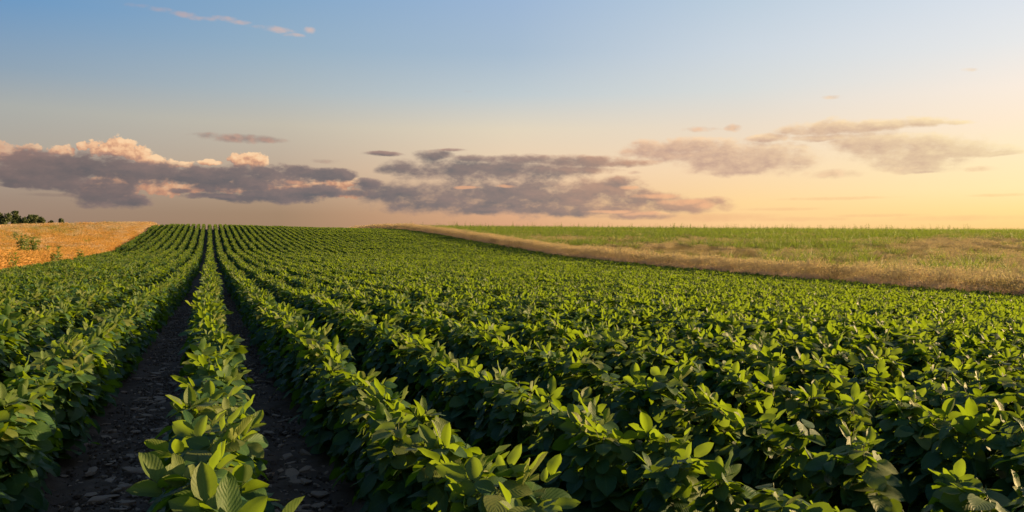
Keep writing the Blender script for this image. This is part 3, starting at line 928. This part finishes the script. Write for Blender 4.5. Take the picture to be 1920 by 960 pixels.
def weed_plant(x, y, h, w, n, seed, label):
    root = link(bpy.data.objects.new('tall_weed', None))
    root.location = (x, y, float(ground_z(x, y)))
    tag(root, label, 'weed')
    rng = np.random.default_rng(seed)
    st, fo = MB(), MB()
    for k in range(n):
        a = rng.uniform(0, 6.28); o = np.array([math.cos(a), math.sin(a), 0])
        b = o * rng.uniform(0, w * .25)
        tip = o * rng.uniform(.05, w * .38) + np.array([0, 0, h * rng.uniform(.7, 1.05)])
        st.tube([tuple(b), tuple((b + tip) / 2 + o * .03), tuple(tip)], [.008, .006, .003], 4, .4, 0)
        for q in range(14):
            t = rng.uniform(.25, 1); P = b * (1 - t) + tip * t
            a2 = rng.uniform(0, 6.28); d = np.array([math.cos(a2), math.sin(a2), rng.uniform(.1, 1)])
            blade(fo, P, d, d + np.array([0, 0, -.9]), rng.uniform(.12, .26), rng.uniform(.03, .06), rng.uniform(0, .6), rng.uniform(0, .3), 3, np.append(rng.normal(0, 1, 2), .1))
    st.obj('stem', M_STEM, root); fo.obj('foliage', M_WEED, root)


for i, (pxx, Y, h, w, n, lab) in enumerate([
        (46, 54, 1.9, 1.1, 26, 'bushy green weed clump, left half of the pair in the golden wheat'),
        (66, 55, 1.85, 1.0, 24, 'bushy green weed clump, right half of the pair in the golden wheat'),
        (87, 55, 1.4, .35, 6, 'thin upright green weed just right of the weed pair in golden wheat'),
        (28, 88, 1.4, .8, 16, 'small dark green weed highest up in the golden wheat'),
        (112, 47.5, 1.35, .35, 5, 'lone bare green weed sprig leaning from the golden wheat edge'),
        (101, 46.5, 1.1, .5, 8, 'low green weed at the golden wheat edge beside the sprig'),
        (24, 39.0, 1.1, .7, 10, 'olive weed at the left edge of golden wheat beside soybeans'),
        (160, 76, 1.3, .8, 12, 'pale green weed in golden wheat near the field corner'),
        (152, 55.5, 1.05, .6, 8, 'green weed in the bend of the golden wheat edge')]):
    x, y = ray_at(pxx, Y)
    weed_plant(x, y, h, w, n, 700 + i, lab)

# seed stalks breaking the right skyline
mb_list = []
for i in range(4):
    rng = np.random.default_rng(800 + i); mb = MB()
    for k in range(3):
        a = rng.uniform(0, 6.28)
        tip = np.array([math.cos(a) * rng.uniform(.05, .3), math.sin(a) * rng.uniform(.05, .3), rng.uniform(1.5, 2.3)])
        mb.tube([(0, 0, 0), tuple(tip * np.array([.4, .4, .5])), tuple(tip)], [.012, .009, .005], 4, .5, .3)
        for q in range(10):
            P = tip * rng.uniform(.62, 1); a2 = rng.uniform(0, 6.28)
            blade(mb, P, (math.cos(a2), math.sin(a2), 1.2), (math.cos(a2), math.sin(a2), -.4), rng.uniform(.10, .25), .03, .6, .2, 2, np.append(rng.normal(0, 1, 2), .1))
    mb_list.append(bpy.data.objects.new('stalk_source', mb.mesh('stalk_source', M_WEED)))
n = 2600
sx = RNG.uniform(X_WR + 2, 160, n); sy = RNG.uniform(30, 210, n)
_, spy, sd = to_px(sx, sy, ground_z(sx, sy) + .6)
ok = in_view(sx, sy) & (spy < 439) & (vnoise(sx * .08, sy * .08, 71) > .35)
sx, sy = sx[ok], sy[ok]
ss = RNG.uniform(.75, 1.05, len(sx))
scatter('seed_stalks', np.stack([sx, sy, ground_z(sx, sy)], 1), np.stack([0 * sx, 0 * sx, RNG.uniform(0, 6.28, len(sx))], 1), np.repeat(ss[:, None], 3, 1),
        RNG.integers(0, 4, len(sx)), mb_list, 'thin weed seed stalks along the right skyline', 'weeds')

# ------------------------------------------------------------------ trees beyond the left field
def tree(px_, Y, top_py, wide, seed, label):
    x, y = ray_at(px_, Y)
    gz = float(ground_z(x, y))
    _, _, d_ = to_px(x, y, 0.0)
    h = EYE.z + (HZ - top_py) / F_PX * float(d_) - gz
    h *= 1.12
    root = link(bpy.data.objects.new('broadleaf_tree', None))
    root.location = (x, y, gz)
    tag(root, label, 'tree', 'trees on the far left skyline')
    rng = np.random.default_rng(seed)
    tr, cr = MB(), MB()
    wm = wide * float(d_) / F_PX
    lean = rng.normal(0, .02, 2) * h
    tr.tube([(0, 0, -.3), (lean[0] * .5, lean[1] * .5, h * .45), (lean[0], lean[1], h * .85)], [h * .022, h * .016, h * .004], 7)
    lobes = []
    for k in range(16):
        t = rng.uniform(.10, .96); a = rng.uniform(0, 6.28)
        r = wm * .38 * math.sqrt(max(.1, 1 - ((t - .55) / .52) ** 2)) * rng.uniform(.3, 1)
        c = np.array([lean[0] * t + math.cos(a) * r, lean[1] * t + math.sin(a) * r, h * t])
        tr.tube([(lean[0] * t * .7, lean[1] * t * .7, h * max(.2, t - .2)), tuple(c)], [h * .007, h * .002], 4)
        lobes.append((c, wm * rng.uniform(.20, .32)))
    for c, r in lobes:
        for q in range(190):
            dv = rng.normal(0, 1, 3); dv /= np.linalg.norm(dv)
            P = c + dv * r * rng.uniform(.45, 1.08) * np.array([1, 1, 1.15])
            if P[2] > h: P[2] = h - rng.uniform(0, .3)
            s = rng.uniform(.2, .42)
            m3 = Euler(rng.uniform(0, 6.28, 3)).to_matrix()
            quad = [P + np.array(m3 @ Vector(v)) for v in ((-s, 0, 0), (0, -s * .6, .02), (s, 0, 0), (0, s * .6, .02))]
            cr.add(np.array(quad), [(0, 1, 2, 3)], None, np.clip(rng.normal(.45, .3), 0, 1), 0)
    tr.obj('trunk', M_BARK, root); cr.obj('crown', M_TREE, root, False)


for i, (pxx, Y, top, wd, lab) in enumerate([
        (1, 330, 406, 14, 'dark tree cut by the left edge of the photo'),
        (12, 330, 403, 22, 'tallest dark green tree, left of the narrow pale gap in the skyline grove'),
        (30, 335, 404, 20, 'tall dark tree just right of the narrow pale gap on the left skyline'),
        (38, 345, 406, 20, 'second dark tree right of the narrow pale gap on the skyline'),
        (46, 340, 407, 20, 'dark green tree in the middle of the skyline grove'),
        (54, 335, 408, 20, 'rounded green tree in the right half of the skyline grove'),
        (61, 342, 409, 18, 'bushy green tree, third from the right end of the skyline grove'),
        (69, 338, 411, 18, 'low green tree, second from the right end of the skyline grove'),
        (77, 335, 413, 16, 'yellowish green tree closing the right end of the skyline grove'),
        (97, 360, 417, 14, 'tiny dark tree, left of the pair standing apart on the skyline'),
        (113, 360, 416, 17, 'tiny dark tree, right of the pair standing apart on the skyline')]):
    tree(pxx, Y, top, wd, 900 + i, lab)
